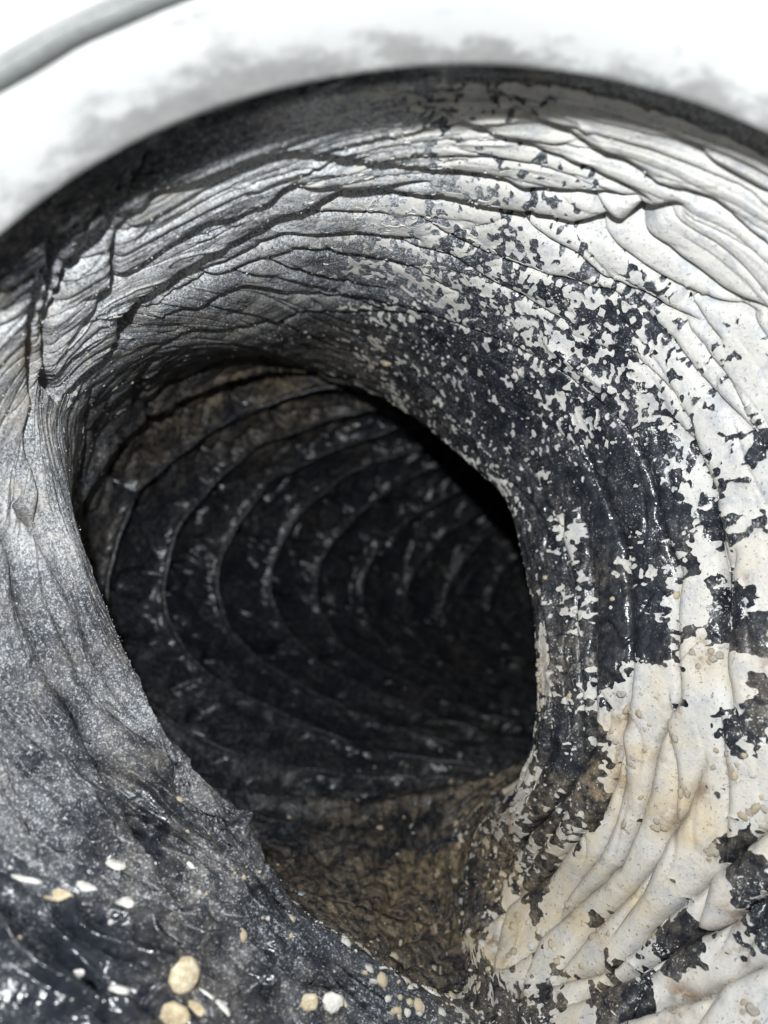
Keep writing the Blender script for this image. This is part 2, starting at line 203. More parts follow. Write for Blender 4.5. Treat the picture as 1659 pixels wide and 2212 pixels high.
    (3.0,2.4,[[5.4,423.1,40.2],[-3.9,426.1,34.2],[-12.7,427.3,27.5],[-24.9,421.9,22.0],[-36.3,415.5,16.5],[-47.0,408.0,11.4],[-56.3,402.5,3.7],[-64.9,395.6,-3.5]]),
    (2.5,2.0,[[-65.3,233.8,45.0],[-72.3,239.7,41.8],[-78.6,243.6,37.9],[-83.0,239.3,33.8],[-86.4,232.7,29.1],[-92.3,236.7,19.4]]),
    (2.5,2.0,[[-68.5,261.7,47.2],[-76.7,270.2,43.1],[-83.7,275.0,37.7],[-90.2,274.4,31.1],[-95.2,269.9,24.0]]),
]
COVER = [
    (-10.2,130.7,66.6,0.15,1,0),
    (-25.9,129.6,61.3,0,1,0),
    (1.7,140.6,69.1,0.4,1.2,0),
    (-2.7,158.5,68.2,0.35,1.2,0),
    (14.7,140.0,69.6,0.85,0.4,0),
    (38.4,133.7,65.7,0.97,0.3,0),
    (56.5,128.4,59.2,0.98,0.3,0),
    (71.1,151.0,46.6,0.95,0.3,0),
    (59.7,157.3,52.3,0.92,0.3,0),
    (46.3,161.2,57.5,0.9,0.4,0),
    (39.0,171.7,57.1,0.75,0.4,0),
    (28.6,172.9,61.7,0.74,0.5,0),
    (19.5,185.8,61.7,0.58,0.5,0),
    (8.0,184.0,65.7,0.6,0.7,0),
    (2.6,205.2,63.3,0.45,0.6,0),
    (20.8,199.5,56.7,0.35,0.35,0),
    (31.4,189.5,53.8,0.42,0.3,0),
    (42.0,185.4,48.1,0.42,0.3,0),
    (56.2,176.5,43.5,0.6,0.3,0),
    (68.2,166.4,39.3,0.9,0.3,0),
    (77.3,164.2,25.5,0.9,0.3,0),
    (3.2,236.0,55.5,0.14,0.25,0.1),
    (16.9,227.3,47.8,0.13,0.2,0),
    (29.2,215.9,40.2,0.13,0.2,0),
    (36.3,219.5,27.6,0.1,0.15,0),
    (24.8,237.5,29.8,0.11,0.2,0.05),
    (11.4,258.2,38.7,0.14,0.2,0.1),
    (45.9,202.2,31.6,0.25,0.25,0),
    (52.4,203.6,13.1,0.08,0.15,0),
    (53.8,186.9,37.0,0.32,0.25,0),
    (60.0,188.6,23.7,0.2,0.2,0),
    (64.0,183.6,22.9,0.55,0.2,0),
    (66.2,174.9,32.6,0.7,0.3,0),
    (69.7,175.4,24.0,0.8,0.3,0),
    (75.9,172.4,11.2,0.6,0.2,0),
    (64.9,186.2,11.9,0.12,0.2,0),
    (57.1,198.2,-3.1,0.04,0.15,0),
    (63.0,190.6,-6.3,0.25,0.15,0),
    (66.9,185.3,2.8,0.03,0.15,0),
    (73.2,178.7,-8.2,0.9,0.2,0.1),
    (72.8,177.9,-19.0,0.7,0.2,0.1),
    (75.2,175.7,0.5,0.2,0.2,0),
    (79.7,169.4,5.7,0.6,0.2,0),
    (82.9,167.5,-14.8,0.9,0.2,0.2),
    (77.8,171.9,-20.4,0.1,0.1,0),
    (56.7,197.2,-17.5,0.06,0.15,0.2),
    (55.0,195.3,-29.3,0.05,0.15,0.1),
    (65.0,186.2,-21.1,0,0.1,0),
    (64.0,183.7,-30.8,0.03,0.1,0),
    (47.2,213.5,-5.9,0.28,0.2,0.1),
    (47.7,210.2,-18.6,0.4,0.2,0.1),
    (47.0,207.0,-30.9,0.6,0.2,0.1),
    (43.5,221.2,-6.1,0.06,0.2,0.1),
    (43.3,220.2,-19.4,0.2,0.2,0.2),
    (45.4,205.5,-43.3,0.5,0.2,0.2),
    (49.8,198.0,-41.8,0.08,0.2,0.1),
    (45.7,201.3,-60.7,0.2,0.2,0.1),
    (50.2,194.9,-58.9,0.08,0.2,0.1),
    (61.6,183.0,-44.0,0.85,0.2,0.5),
    (58.1,186.0,-56.2,0.97,0.2,0.5),
    (71.3,174.0,-36.6,0.9,0.2,0.3),
    (71.0,173.2,-52.2,1,0.2,0.45),
    (78.6,167.1,-33.1,0.9,0.2,0.2),
    (76.7,167.5,-50.6,0.2,0.2,0.1),
    (80.8,163.2,-59.2,1,0.2,0.4),
    (66.7,176.1,-69.2,1,0.2,0.6),
    (53.9,187.4,-85.2,1,0.2,0.6),
    (45.2,199.1,-102.6,1,0.2,0.7),
    (34.6,208.4,-113.8,0.97,0.2,0.8),
    (40.9,207.9,-100.8,0.5,0.2,0.7),
    (33.9,220.6,-104.2,0.3,0.25,0.7),
    (40.6,206.4,-86.3,0.15,0.2,0.3),
    (47.1,196.9,-73.9,0.12,0.2,0.3),
    (54.4,189.0,-68.6,0.85,0.2,0.6),
    (27.6,205.5,-119.8,0.6,0.3,0.7),
    (48.0,186.4,-110.8,0.95,0.2,0.5),
    (61.8,177.4,-91.4,1,0.2,0.7),
    (73.2,166.5,-85.7,0.92,0.2,0.2),
    (77.8,161.2,-86.0,0.2,0.2,0),
    (75.7,161.0,-92.8,0.15,0.2,0),
    (60.7,173.8,-103.4,0.45,0.2,0.2),
    (67.6,165.0,-102.1,0.8,0.2,0.2),
    (77.6,154.8,-98.6,0.9,0.2,0.1),
    (46.5,180.9,-116.3,0.6,0.3,0.3),
    (31.2,189.2,-120.7,0.25,0.3,0.3),
    (23.0,219.9,-133.5,0.1,0.3,0.4),
    (10.7,244.2,-125.6,0.06,0.3,0.9),
    (-4.1,233.3,-120.2,0.02,0.3,0.8),
    (20.0,269.7,-122.4,0.1,0.3,0.9),
    (22.6,216.5,-122.2,0.15,0.3,0.7),
    (-17.9,228.0,-114.6,0,0.3,0.6),
    (3.7,284.5,-117.2,0,0.2,0.5),
    (9.1,211.4,-125.8,0.04,0.4,0.5),
    (-65.6,138.0,34.1,0,1.15,0.2),
    (-57.1,137.8,42.5,0,1.2,0.1),
    (-76.3,160.5,20.0,0,1.15,0.2),
    (-74.6,167.8,0.4,0,1.05,0.2),
    (-76.8,162.0,-19.2,0,0.8,0.1),
    (-68.5,165.5,-24.7,0,0.75,0.1),
    (-58.0,164.4,-39.7,0,0.65,0.1),
    (-71.3,156.2,-47.1,0.02,0.5,0),
    (-63.2,152.4,-57.2,0.02,0.6,0.05),
    (-52.0,161.1,-53.6,0,0.5,0.1),
    (-45.1,154.4,-70.2,0,0.45,0.2),
    (-60.5,136.3,-66.1,0,0.25,0),
    (-50.9,132.6,-76.3,0,0.1,0),
    (-37.0,141.7,-81.7,0,0.32,0.2),
    (-21.7,155.2,-89.4,0,0.4,0.0),
    (-6.8,162.7,-96.8,0,0.45,0),
    (2.1,164.9,-103.2,0,0.45,0),
    (12.4,167.2,-110.7,0,0.4,0.1),
    (-18.4,159.5,-86.2,0,0.45,0),
    (-59.2,124.7,-75.7,0.0,0.35,0),
    (-28.4,141.2,-89.9,0,0.25,0.1),
    (-12.3,156.4,-99.7,0,0.3,0.1),
    (-53.7,152.1,46.9,0,1.2,0.1),
    (-39.8,152.5,56.3,0,1.2,0.1),
    (-29.3,146.0,61.0,0.02,1.15,0.1),
    (-19.4,139.6,64.4,0.05,1.2,0),
    (-34.7,173.1,58.6,0,1.15,0.1),
    (-19.5,179.0,63.9,0.06,1.05,0.1),
    (-7.8,163.3,67.3,0.2,1.2,0),
    (-11.7,178.3,65.8,0.12,0.9,0),
    (-3.1,181.0,66.8,0.35,0.9,0),
    (-3.7,213.6,63.3,0.2,0.6,0.05),
    (-9.5,196.1,65.2,0.1,0.7,0.05),
    (-27.3,196.8,60.6,0,1.05,0.1),
    (-17.3,220.4,62.6,0.04,0.95,0.1),
    (-36.8,217.0,56.3,0,0.85,0.35),
    (-49.4,213.4,50.2,0,0.75,0.4),
    (-19.8,254.9,59.9,0.06,0.35,0.3),
    (-4.4,251.2,56.0,0.25,0.3,0.2),
    (-29.8,273.0,57.6,0,0.45,0.35),
    (-64.7,322.4,50.2,0,0.15,0.7),
    (-85.3,292.1,36.5,0,0.12,0.3),
    (-39.5,362.1,49.8,0,0.12,0.7),
    (-100.7,312.7,1.0,0,0.08,0.15),
    (-83.4,360.9,1.2,0,0.08,0.15),
    (-92.2,352.3,-41.9,0,0.05,0.05),
    (-57.7,414.0,-49.1,0,0.03,0.1),
    (-32.2,409.9,26.3,0,0.05,0.2),
    (5.8,460.3,1.3,0,0.02,0.12),
    (21.0,484.6,-87.2,0,0.05,0.2),
    (-30.1,382.9,-104.1,0,0.08,0.1),
    (-40.1,287.1,-113.0,0,0.25,0.1),
    (-5.9,329.4,-119.6,0,0.2,0.15),
    (-70.1,303.2,-100.8,0,0.25,0.05),
    (-31.9,159.7,-67.8,0,0.3,0.1),
]
DEBRIS = [
    ([-55.6,148.4,-65.1],3.17,3.39,'cream','upper of two touching cream pebbles on the grey left fold'),
    ([-52.0,148.2,-68.4],3.39,2.94,'white','lower of two touching cream pebbles on the grey left fold'),
    ([-63.0,134.3,-64.9],4.5,2.46,'white','ragged pale plaster splat on the blurred lower left fold'),
    ([-55.0,139.6,-69.4],3.19,1.7,'white','flat off-white chip right of the ragged plaster splat'),
    ([-48.6,142.5,-73.5],3.04,3.04,'white','blocky white chip sitting above the glossy black crease'),
    ([-36.3,137.3,-84.2],4.6,5.02,'cream','large rounded cream flake beside the glossy black crease,bottom left'),
    ([-31.9,138.6,-87.6],3.38,1.48,'white','thin white sliver touching the large rounded cream flake'),
    ([-32.9,136.2,-88.0],3.74,1.66,'tan','flat tan chip just under the large rounded cream flake'),
    ([-45.7,129.4,-82.1],2.96,2.76,'white','off-white lump on the dark fold left of the large cream flake'),
    ([-29.1,138.4,-90.7],3.16,2.32,'white','oval off-white chip below the thin white sliver'),
    ([-36.2,132.3,-87.5],4.44,3.23,'tan','orange-tan chip at the bottom edge under the large cream flake'),
    ([-15.1,152.4,-99.2],3.02,2.55,'cream','cream chip,leftmost of three in a row at the bottom'),
    ([-10.8,156.3,-101.9],3.57,3.1,'white','white chip,middle of three in a row at the bottom'),
    ([-7.7,159.1,-103.0],2.18,1.7,'cream','small cream chip,rightmost of three in a row at the bottom'),
    ([-39.7,155.9,-72.4],1.9,1.14,'white','tiny white chip alone on the grey slope above the wrinkles'),
    ([-51.2,130.2,-77.6],2.58,1.19,'white','narrow pale chip lying in the dark lower left crease'),
    ([-58.5,134.6,-68.6],3.69,1.64,'tan','tan smear-shaped flake on the ridge above the black crease'),
    ([12.6,218.4,-128.3],4.26,2.93,'white','white half-disc paint chip on the brown duct floor'),
    ([16.9,239.6,-129.1],1.46,1.32,'white','small white crumb between brown folds of the duct floor'),
    ([-24.1,218.7,-110.6],1.6,4.53,'shard','bright upright sliver of clear film on the duct floor'),
    ([-75.1,318.2,-92.2],7.37,3.49,'shard','shiny clear scrap catching the flash inside the dark run'),
    ([0.2,257.9,50.6],4.72,3.46,'cream','crusty cream plaster lump on the edge of the dark opening'),
]


# ---------------------------------------------------------------- noise
_P = np.random.default_rng(3).permutation(256); _P = np.concatenate([_P, _P, _P]).astype(np.int32)
_G = np.random.default_rng(4).normal(size=(256, 3)); _G /= np.linalg.norm(_G, axis=1, keepdims=True); _G = _G.astype(np.float32)
def perlin(p):
    p = p.astype(np.float32); i = np.floor(p).astype(np.int32); f = p-i; i &= 255
    w = f*f*f*(f*(f*6-15)+10); out = 0
    for dx in (0, 1):
        wx = w[..., 0] if dx else 1-w[..., 0]
        for dy in (0, 1):
            wy = w[..., 1] if dy else 1-w[..., 1]
            for dz in (0, 1):
                wz = w[..., 2] if dz else 1-w[..., 2]
                g = _G[_P[_P[_P[i[..., 0]+dx]+i[..., 1]+dy]+i[..., 2]+dz]]
                out = out+wx*wy*wz*(g[..., 0]*(f[..., 0]-dx)+g[..., 1]*(f[..., 1]-dy)+g[..., 2]*(f[..., 2]-dz))
    return out*1.5
def sst(x, a, b):
    t = np.clip((x-a)/(b-a), 0, 1); return t*t*(3-2*t)

# ================================================================ duct wall shape
S0, UU, KK, TT = base_surface(THROAT)
NU = len(UU)
N0 = surf_normals(S0).astype(np.float32)
S0 = S0.astype(np.float32)
K2 = np.broadcast_to(KK[:, None], (NU, NT)).astype(np.float32); T2 = np.broadcast_to(TT[None], (NU, NT)).astype(np.float32)
U2 = np.broadcast_to(UU[:, None], (NU, NT)).astype(np.float32)
def aniso(a, b, off=0.0):      # noise stretched round the duct: a = cells per radian, b = mm along the duct
    return perlin(np.stack([np.cos(T2)*a+off, np.sin(T2)*a+off*1.7, U2/b+off], 2))
far = sst(K2, 4.15, 5.2); near = 1-far
intro = sst(K2, 1.2, 2.2)
H = np.zeros((NU, NT), np.float32)
# accordion pleats of the squashed near length: sharp valleys, the near side of each lapping over the far side
PITCH = np.linalg.norm(np.gradient(S0, axis=0), axis=2)/np.maximum(np.gradient(KK)[:, None], 1e-6)/7.5
phn = 7.5*K2+2*T2/(2*np.pi)+0.55*aniso(.8, 60, 3.1)+0.40*np.abs(aniso(1.7, 60, 6.2))
fr = ((phn+.5) % 1)-.5; dmm = np.abs(fr)*PITCH
vdep = np.clip(1.7+.15*PITCH, 1.9, 4.8)*sst(aniso(1.3, 14, 4.4), -.34, .08)
par = (np.floor(phn+.5) % 2) > .5                       # at the top every second pleat is pulled flat
vdep = vdep*(1-.85*par*np.maximum(sst(np.degrees(T2), 285, 305), 1-sst(np.degrees(T2), 30, 60)))
vw = .36+.024*PITCH; nside = (fr < 0)
H += near*intro*(-vdep*np.exp(-(dmm/vw)**1.2)+.30*vdep*np.exp(-dmm/(4*vw))*nside-.25*vdep*np.exp(-dmm/(5*vw))*(~nside)-.6)
SHIFT0 = near*intro*.40*vdep*nside*np.exp(-dmm/(3.5*vw))
# wires and sagging film of the far run
phf = 2*(K2-5.87)+(T2-math.radians(280))/(2*np.pi)+0.22*aniso(1.6, 60, 8.3)+.10*aniso(4.0, 30, 2.3)
cw = np.abs((phf+0.5) % 1-0.5)           # 0 at a wire
H += far*(2.8*np.exp(-(cw/0.030)**2)+1.6*np.exp(-cw/0.06)-1.6*sst(cw, .05, .45)-.5)
# slanted crumples of the film between wires
sl = perlin(np.stack([np.cos(T2+U2/130)*3.2, np.sin(T2+U2/130)*3.2, U2/46+5], 2))
sl2 = perlin(np.stack([np.cos(T2+U2/90)*7.5+9, np.sin(T2+U2/90)*7.5, U2/24+15], 2))
H += far*(-6.5*np.maximum(0, 1-np.abs(sl)/0.13)**1.5*sst(cw, .0, .15)-4.0*np.maximum(0, 1-np.abs(sl2)/0.13)**1.4*sst(cw, .0, .10)+1.0*np.abs(sl2))
# creased facets, everywhere
calm_ = 1-.8*sst(np.degrees(T2), 5, 30)*(1-sst(np.degrees(T2), 160, 175))*(1-sst(K2, 3.45, 3.75))
b1 = np.abs(aniso(3.0, 17, 1.3)); b2 = np.abs(perlin(S0/11.0)); b3 = np.abs(perlin(S0/5.0+7)); b4 = perlin(S0/30.0+3)
H += intro*((1.6*b1-0.5)*near*0.30+(1.3*b2-.4)*0.30*(.5+.5*calm_)*(0.45+0.9*sst(b4, -.2, .5))+0.25*b3*(0.3+sst(b4, -.1, .5)))
# loose, sharply wrinkled film at the lower left
ll = sst(np.degrees(T2), 192, 215)*(1-sst(np.degrees(T2), 250, 275))*(1-sst(K2, 3.6, 4.0))*intro
w1 = aniso(3.6, 9, 43.); w2 = perlin(S0/7.5+47); w3 = np.abs(perlin(S0/13+53))
H += ll*(2.4*np.maximum(0, 1-np.abs(w1)/.22)**1.3-.9+.5*np.maximum(0, 1-np.abs(w2)/.16)**1.3+2.6*w3-.8)
# fine long creases running round the duct
fc = aniso(2.2, 6.5, 11.7)
fc2 = perlin(np.stack([np.cos(T2+U2/70)*3.0+5, np.sin(T2+U2/70)*3.0, U2/11+25], 2)); fc3 = perlin(np.stack([np.cos(T2-U2/80)*4.0+15, np.sin(T2-U2/80)*4.0, U2/9+35], 2))
calm = 1-.8*sst(np.degrees(T2), 5, 30)*(1-sst(np.degrees(T2), 160, 175))*(1-sst(K2, 3.45, 3.75))      # long clean pleats on the right
H += intro*near*(-0.6*np.maximum(0, 1-np.abs(fc)/0.05)*sst(b4, -.35, .2)-0.8*calm*np.maximum(0, 1-np.abs(fc2)/0.045)*sst(b4, .25, -.2)+0.5*calm*np.maximum(0, 1-np.abs(fc3)/0.10)**1.5*sst(b4, -.2, .3))
# the folds one can follow in the picture
J = np.stack([perlin(S0/9.0+21), perlin(S0/9.0+31), perlin(S0/9.0+41)], 2)*0.4
SJ = S0+J
TU = np.gradient(S0, axis=0); TU /= np.linalg.norm(TU, axis=2, keepdims=True)+1e-9
flatS = SJ.reshape(-1, 3); Hf = H.reshape(-1); TUf = TU.reshape(-1, 3)
kf = K2.reshape(-1)
sel_all = np.flatnonzero((kf > 1.2) & (kf < 7.5))
FS = flatS[sel_all]
SHIFT = SHIFT0.reshape(-1).astype(np.float32)          # near side of a fold slides over the far side
for depth, width, poly in CREASES:
    P = np.array(poly, np.float32)
    if len(P) < 2: continue
    mg = 9*width
    inb = np.all((FS > P.min(0)-mg) & (FS < P.max(0)+mg), axis=1)
    idx = sel_all[inb]
    if len(idx) == 0: continue
    v = flatS[idx]; best = np.full(len(idx), 1e9, np.float32); side = np.zeros(len(idx), np.float32); tap = np.zeros(len(idx), np.float32)
    L = np.linalg.norm(np.diff(P, axis=0), axis=1); cum = np.concatenate([[0], np.cumsum(L)]); tot = cum[-1]
    for a, b, l, c0 in zip(P[:-1], P[1:], L, cum):
        if l > 45 or l < 1e-3: continue
        d = (b-a)/l; t = np.clip((v-a)@d, 0, l); q = a+t[:, None]*d; w = v-q
        ds = np.sqrt((w**2).sum(1)); m = ds < best
        best[m] = ds[m]; side[m] = np.einsum('ij,ij->i', w, TUf[idx])[m]
        s = (c0+t)/tot; tap[m] = np.clip(np.minimum(s, 1-s)*7+0.25, 0, 1)[m]
    dd = best
    if depth > 0:
        g = -1.9*depth*(0.80*np.exp(-(dd/(0.36*width))**1.3)+0.20*np.exp(-dd/(2.2*width)))
        nearside = np.clip(0.5-side/(0.5*width), 0, 1)
        lip = 0.45*depth*np.exp(-dd/(1.9*width))*(1-np.exp(-dd/(0.4*width)))*nearside
        Hf[idx] += tap*(g+lip)
        SHIFT[idx] += tap*0.5*depth*nearside*np.exp(-dd/(1.5*width))
    else:
        Hf[idx] += tap*(-depth)*(0.8*np.exp(-dd/(0.7*width))+0.2*np.exp(-dd/(2.5*width)))
H = Hf.reshape(NU, NT)
floor_ = sst(np.degrees(T2), 140, 155)*(1-sst(np.degrees(T2), 185, 205))*sst(K2, 3.3, 3.7)*(1-sst(K2, 5.2, 6))
H = H+floor_*(.45*perlin(S0/2.6+61)+.35*np.abs(perlin(S0/6+67)))
S = S0+N0*H[..., None]+TU*np.clip(SHIFT, 0, 4.5).reshape(NU, NT, 1)
N = surf_normals(S).astype(np.float32)

# coverage of paint, dust and brown dirt (inverse-distance from hand-set samples on the wall)
CV = np.array(COVER, np.float32)
q = S0[::4, ::5].reshape(-1, 3); kq = K2[::4, ::5].reshape(-1)
D = ((q[:, None]-CV[None, :, :3])**2).sum(2)+9.0
Wt = 1/D**1.8
C = (Wt@CV[:, 3:6])/Wt.sum(1, keepdims=True)
C = C.reshape(len(range(0, NU, 4)), len(range(0, NT, 5)), 3)
def upsample(A):
    ui = np.arange(NU)/4; i0 = np.minimum(np.floor(ui).astype(int), A.shape[0]-1); i1 = np.minimum(i0+1, A.shape[0]-1); fu = (ui-i0)[:, None, None]
    B = A[i0]*(1-fu)+A[i1]*fu
    ti = np.arange(NT)/5; j0 = np.floor(ti).astype(int) % A.shape[1]; j1 = (j0+1) % A.shape[1]; ft = (ti-np.floor(ti))[None, :, None]
    return (B[:, j0]*(1-ft)+B[:, j1]*ft).astype(np.float32)
C = upsample(C)
nb_ = perlin(S0/26+13)+.5*perlin(S0/11+17); nm_ = perlin(S0/7+19)+.6*perlin(S0/3+23)
tdeg = np.degrees(T2)
# paint and dust removed to deepen the rim shadow; lower, unseen, to cut bounce
shade_bare = (1-sst(K2, 1.7, 2.0))*np.maximum(sst(tdeg, 40, 75)*(1-sst(tdeg, 330, 350)), sst(tdeg, 300, 340))
shade_bare = np.maximum(shade_bare, .7*(1-sst(K2, 1.75, 1.95)))
shade_bare = np.maximum(shade_bare, (1-sst(K2, 2.15, 2.45))*sst(tdeg, 120, 150)*(1-sst(tdeg, 330, 350)))
back = (1-sst(K2, 1.85, 1.98))*(1-sst(tdeg, 70, 110))           # strip right behind the rim: the rim shadow's tone put into dust and brown
PAINT = C[..., 0]*(1-shade_bare)*(1-back); C[..., 1] *= 1-.75*shade_bare; C[..., 2] *= 1-.55*sst(K2, 5.0, 5.8)
C[..., 1] = np.maximum(C[..., 1], .8*back*sst(tdeg, 0, 12)); C[..., 2] = np.maximum(C[..., 2], .25*back*sst(tdeg, 0, 12))
DUST = np.clip(C[..., 1]*(1+(.30+.75*ll)*nb_)+(.16+.10*ll)*nm_, 0, 1.2)
BROWN = np.clip(C[..., 2]*(.85+.85*nb_+.65*nm_), 0, 1)
WARM = np.clip(perlin(S0/16+29)+.5*nm_, 0, 1)

# ================================================================ helpers
def new_mesh(name, V, F, mat=None, smooth=True, attrs=None):
    """V: (n,3) metres, F: (m,k) ints"""
    me = bpy.data.meshes.new(name); V = np.ascontiguousarray(V, np.float32); F = np.ascontiguousarray(F, np.int32); k = F.shape[1]
    me.vertices.add(len(V)); me.vertices.foreach_set('co', V.ravel())
    me.loops.add(F.size); me.loops.foreach_set('vertex_index', F.ravel())
    me.polygons.add(len(F)); me.polygons.foreach_set('loop_start', np.arange(0, F.size, k, dtype=np.int32))
    me.polygons.foreach_set('use_smooth', np.full(len(F), smooth, dtype=bool))
    for n, a in (attrs or {}).items():
        at = me.attributes.new(n, 'FLOAT', 'POINT'); at.data.foreach_set('value', np.ascontiguousarray(a, np.float32).ravel())
    me.update(calc_edges=True); me.validate()
    if mat: me.materials.append(mat)
    return me
def link(name, me, parent=None):
    o = bpy.data.objects.new(name, me); col.objects.link(o)
    if parent is not None:
        o.parent = parent; o.matrix_parent_inverse = parent_inv.get(parent.name, Matrix())
    return o
parent_inv = {}
def tag(o, label, cat, group=None, kind=None):
    o['label'] = label; o['category'] = cat
    if group: o['group'] = group
    if kind: o['kind'] = kind
    return o
def empty(name, loc):
    o = bpy.data.objects.new(name, None); col.objects.link(o); o.location = loc; o.empty_display_size = 0.02
    parent_inv[o.name] = Matrix.Translation(-Vector(loc)); return o

class Nodes:
    def __init__(s, name):
        s.m = bpy.data.materials.new(name); s.m.use_nodes = True; s.t = s.m.node_tree; s.t.nodes.clear()
        s.out = s.add('ShaderNodeOutputMaterial'); s.bsdf = s.add('ShaderNodeBsdfPrincipled'); s.l(s.bsdf.outputs[0], s.out.inputs[0])
        s.obj = s.add('ShaderNodeTexCoord').outputs['Object']
    def add(s, t): return s.t.nodes.new(t)
    def l(s, a, b): s.t.links.new(a, b)
    def put(s, v, inp):
        if hasattr(v, 'is_linked') or hasattr(v, 'links'): s.l(v, inp)
        else: inp.default_value = v
    def math(s, op, a, b=0.0, c=None, clamp=False):
        n = s.add('ShaderNodeMath'); n.operation = op; n.use_clamp = clamp; s.put(a, n.inputs[0]); s.put(b, n.inputs[1])
        if c is not None: s.put(c, n.inputs[2])
        return n.outputs[0]
    def noise(s, scale, detail=2, rough=0.5, vec=None, off=0.0):
        n = s.add('ShaderNodeTexNoise'); v = vec or s.obj
        if off:
            a = s.add('ShaderNodeVectorMath'); a.operation = 'ADD'; s.l(v, a.inputs[0]); a.inputs[1].default_value = (off, off*1.3, off*.7); v = a.outputs[0]
        s.l(v, n.inputs['Vector']); n.inputs['Scale'].default_value = scale; n.inputs['Detail'].default_value = detail; n.inputs['Roughness'].default_value = rough
        return n.outputs['Fac']
    def voro(s, scale, feature='F1', out='Distance', rand=1.0):
        n = s.add('ShaderNodeTexVoronoi'); n.feature = feature; s.l(s.obj, n.inputs['Vector']); n.inputs['Scale'].default_value = scale
        n.inputs['Randomness'].default_value = rand
        return n.outputs[out]
    def step(s, x, a, b):
        n = s.add('ShaderNodeMapRange'); n.interpolation_type = 'SMOOTHSTEP'; s.put(x, n.inputs['Value']); s.put(a, n.inputs['From Min']); s.put(b, n.inputs['From Max'])
        return n.outputs['Result']
    def attr(s, name):
        n = s.add('ShaderNodeAttribute'); n.attribute_name = name; return n.outputs['Fac']
    def mix(s, f, a, b):
        n = s.add('ShaderNodeMix'); n.data_type = 'RGBA'; s.put(f, n.inputs[0])
        for v, i in ((a, n.inputs[6]), (b, n.inputs[7])):
            if isinstance(v, tuple): i.default_value = (*v, 1)
            else: s.l(v, i)
        return n.outputs[2]
    def fmix(s, f, a, b):
        n = s.add('ShaderNodeMix'); n.data_type = 'FLOAT'; s.put(f, n.inputs[0]); s.put(a, n.inputs[2]); s.put(b, n.inputs[3]); return n.outputs[0]
    def bump(s, h, dist, strength=1.0, nrm=None):
        n = s.add('ShaderNodeBump'); n.inputs['Distance'].default_value = dist; n.inputs['Strength'].default_value = strength; s.l(h, n.inputs['Height'])
        if nrm is not None: s.l(nrm, n.inputs['Normal'])
        return n.outputs[0]

# ================================================================ materials
def film_material(name='black_film'):
    s = Nodes(name)
    dust, brown, paint, warm = s.attr('dust'), s.attr('brown'), s.attr('paint'), s.attr('warm')
    n_mid = s.noise(420, 3, .6, off=3.1); n_f = s.noise(1300, 2, .65, off=1.7); n_ff = s.noise(3200, 1, .6, off=5.3)
    # dusting: fine grains whose density follows the dust
    grain = s.math('ADD', s.math('MULTIPLY', n_f, .5), s.math('MULTIPLY', n_ff, .5))
    dlev = s.math('ADD', dust, s.math('MULTIPLY', s.math('SUBTRACT', n_mid, .5), .5))
    lo = s.math('SUBTRACT', .585, s.math('MULTIPLY', dlev, .17)); hi = s.math('ADD', lo, .17)
    fd = s.math('MULTIPLY', s.step(grain, lo, hi), s.step(dlev, 0.0, .3), clamp=True)
    base = s.mix(s.step(n_mid, .35, .7), (.015, .018, .024), (.026, .030, .038))
    # thin film of dust that greys the plastic
    haze = s.math('MULTIPLY', s.math('MULTIPLY', dlev, dlev), .42, clamp=True)
    base = s.mix(haze, base, (.33, .345, .375))
    dcol = s.mix(s.step(n_ff, .46, .64), (.31, .325, .355), (.56, .58, .61))
    dcol = s.mix(s.math('MULTIPLY', s.step(dust, .8, 1.1), .75), dcol, (.66, .67, .68))
    dcol = s.mix(s.math('MULTIPLY', warm, .8), dcol, (.33, .275, .21))
    c1 = s.mix(s.math('MULTIPLY', fd, .92), base, dcol)
    # brown dirt
    bm = s.math('MULTIPLY', brown, s.step(n_mid, .28, .55), clamp=True)
    bcol = s.mix(s.step(n_mid, .4, .65), (.115, .084, .052), (.30, .225, .135))
    bcol = s.mix(s.step(n_f, .57, .68), bcol, (.42, .34, .22))
    c2 = s.mix(s.math('MULTIPLY', bm, .85), c1, bcol)
    # overspray too fine to be a flake of its own
    sp = s.math('ADD', s.math('MULTIPLY', s.noise(1000, 3, .75, off=4), .6), s.math('MULTIPLY', s.noise(230, 2, .6, off=6), .4))
    th = s.math('ADD', s.math('SUBTRACT', .662, s.math('MULTIPLY', paint, .19)), s.math('MULTIPLY', s.step(paint, .45, .8), .3))
    fp = s.math('MULTIPLY', s.step(sp, th, s.math('ADD', th, .025)), s.step(paint, .02, .15), clamp=True)
    c3 = s.mix(fp, c2, s.mix(s.math('MULTIPLY', brown, .7), (.68, .67, .65), (.62, .54, .40)))
    s.l(c3, s.bsdf.inputs['Base Color'])
    cov = s.math('MAXIMUM', s.math('MAXIMUM', fd, bm), fp)
    s.l(s.fmix(cov, s.fmix(s.math('MULTIPLY', haze, 4.0, clamp=True), s.fmix(n_mid, .12, .30), .74), .92), s.bsdf.inputs['Roughness'])
    s.l(s.fmix(cov, s.fmix(s.math('MULTIPLY', haze, 4.0, clamp=True), .55, .16), .12), s.bsdf.inputs['Specular IOR Level'])
    b = s.bump(s.math('ADD', s.math('MULTIPLY', s.voro(95), -.0032), s.math('MULTIPLY', s.noise(330, 2, .6, off=8), .0009)), 1.0, .55)
    b = s.bump(n_f, .00016, .6, b)
    s.l(b, s.bsdf.inputs['Normal'])
    return s.m
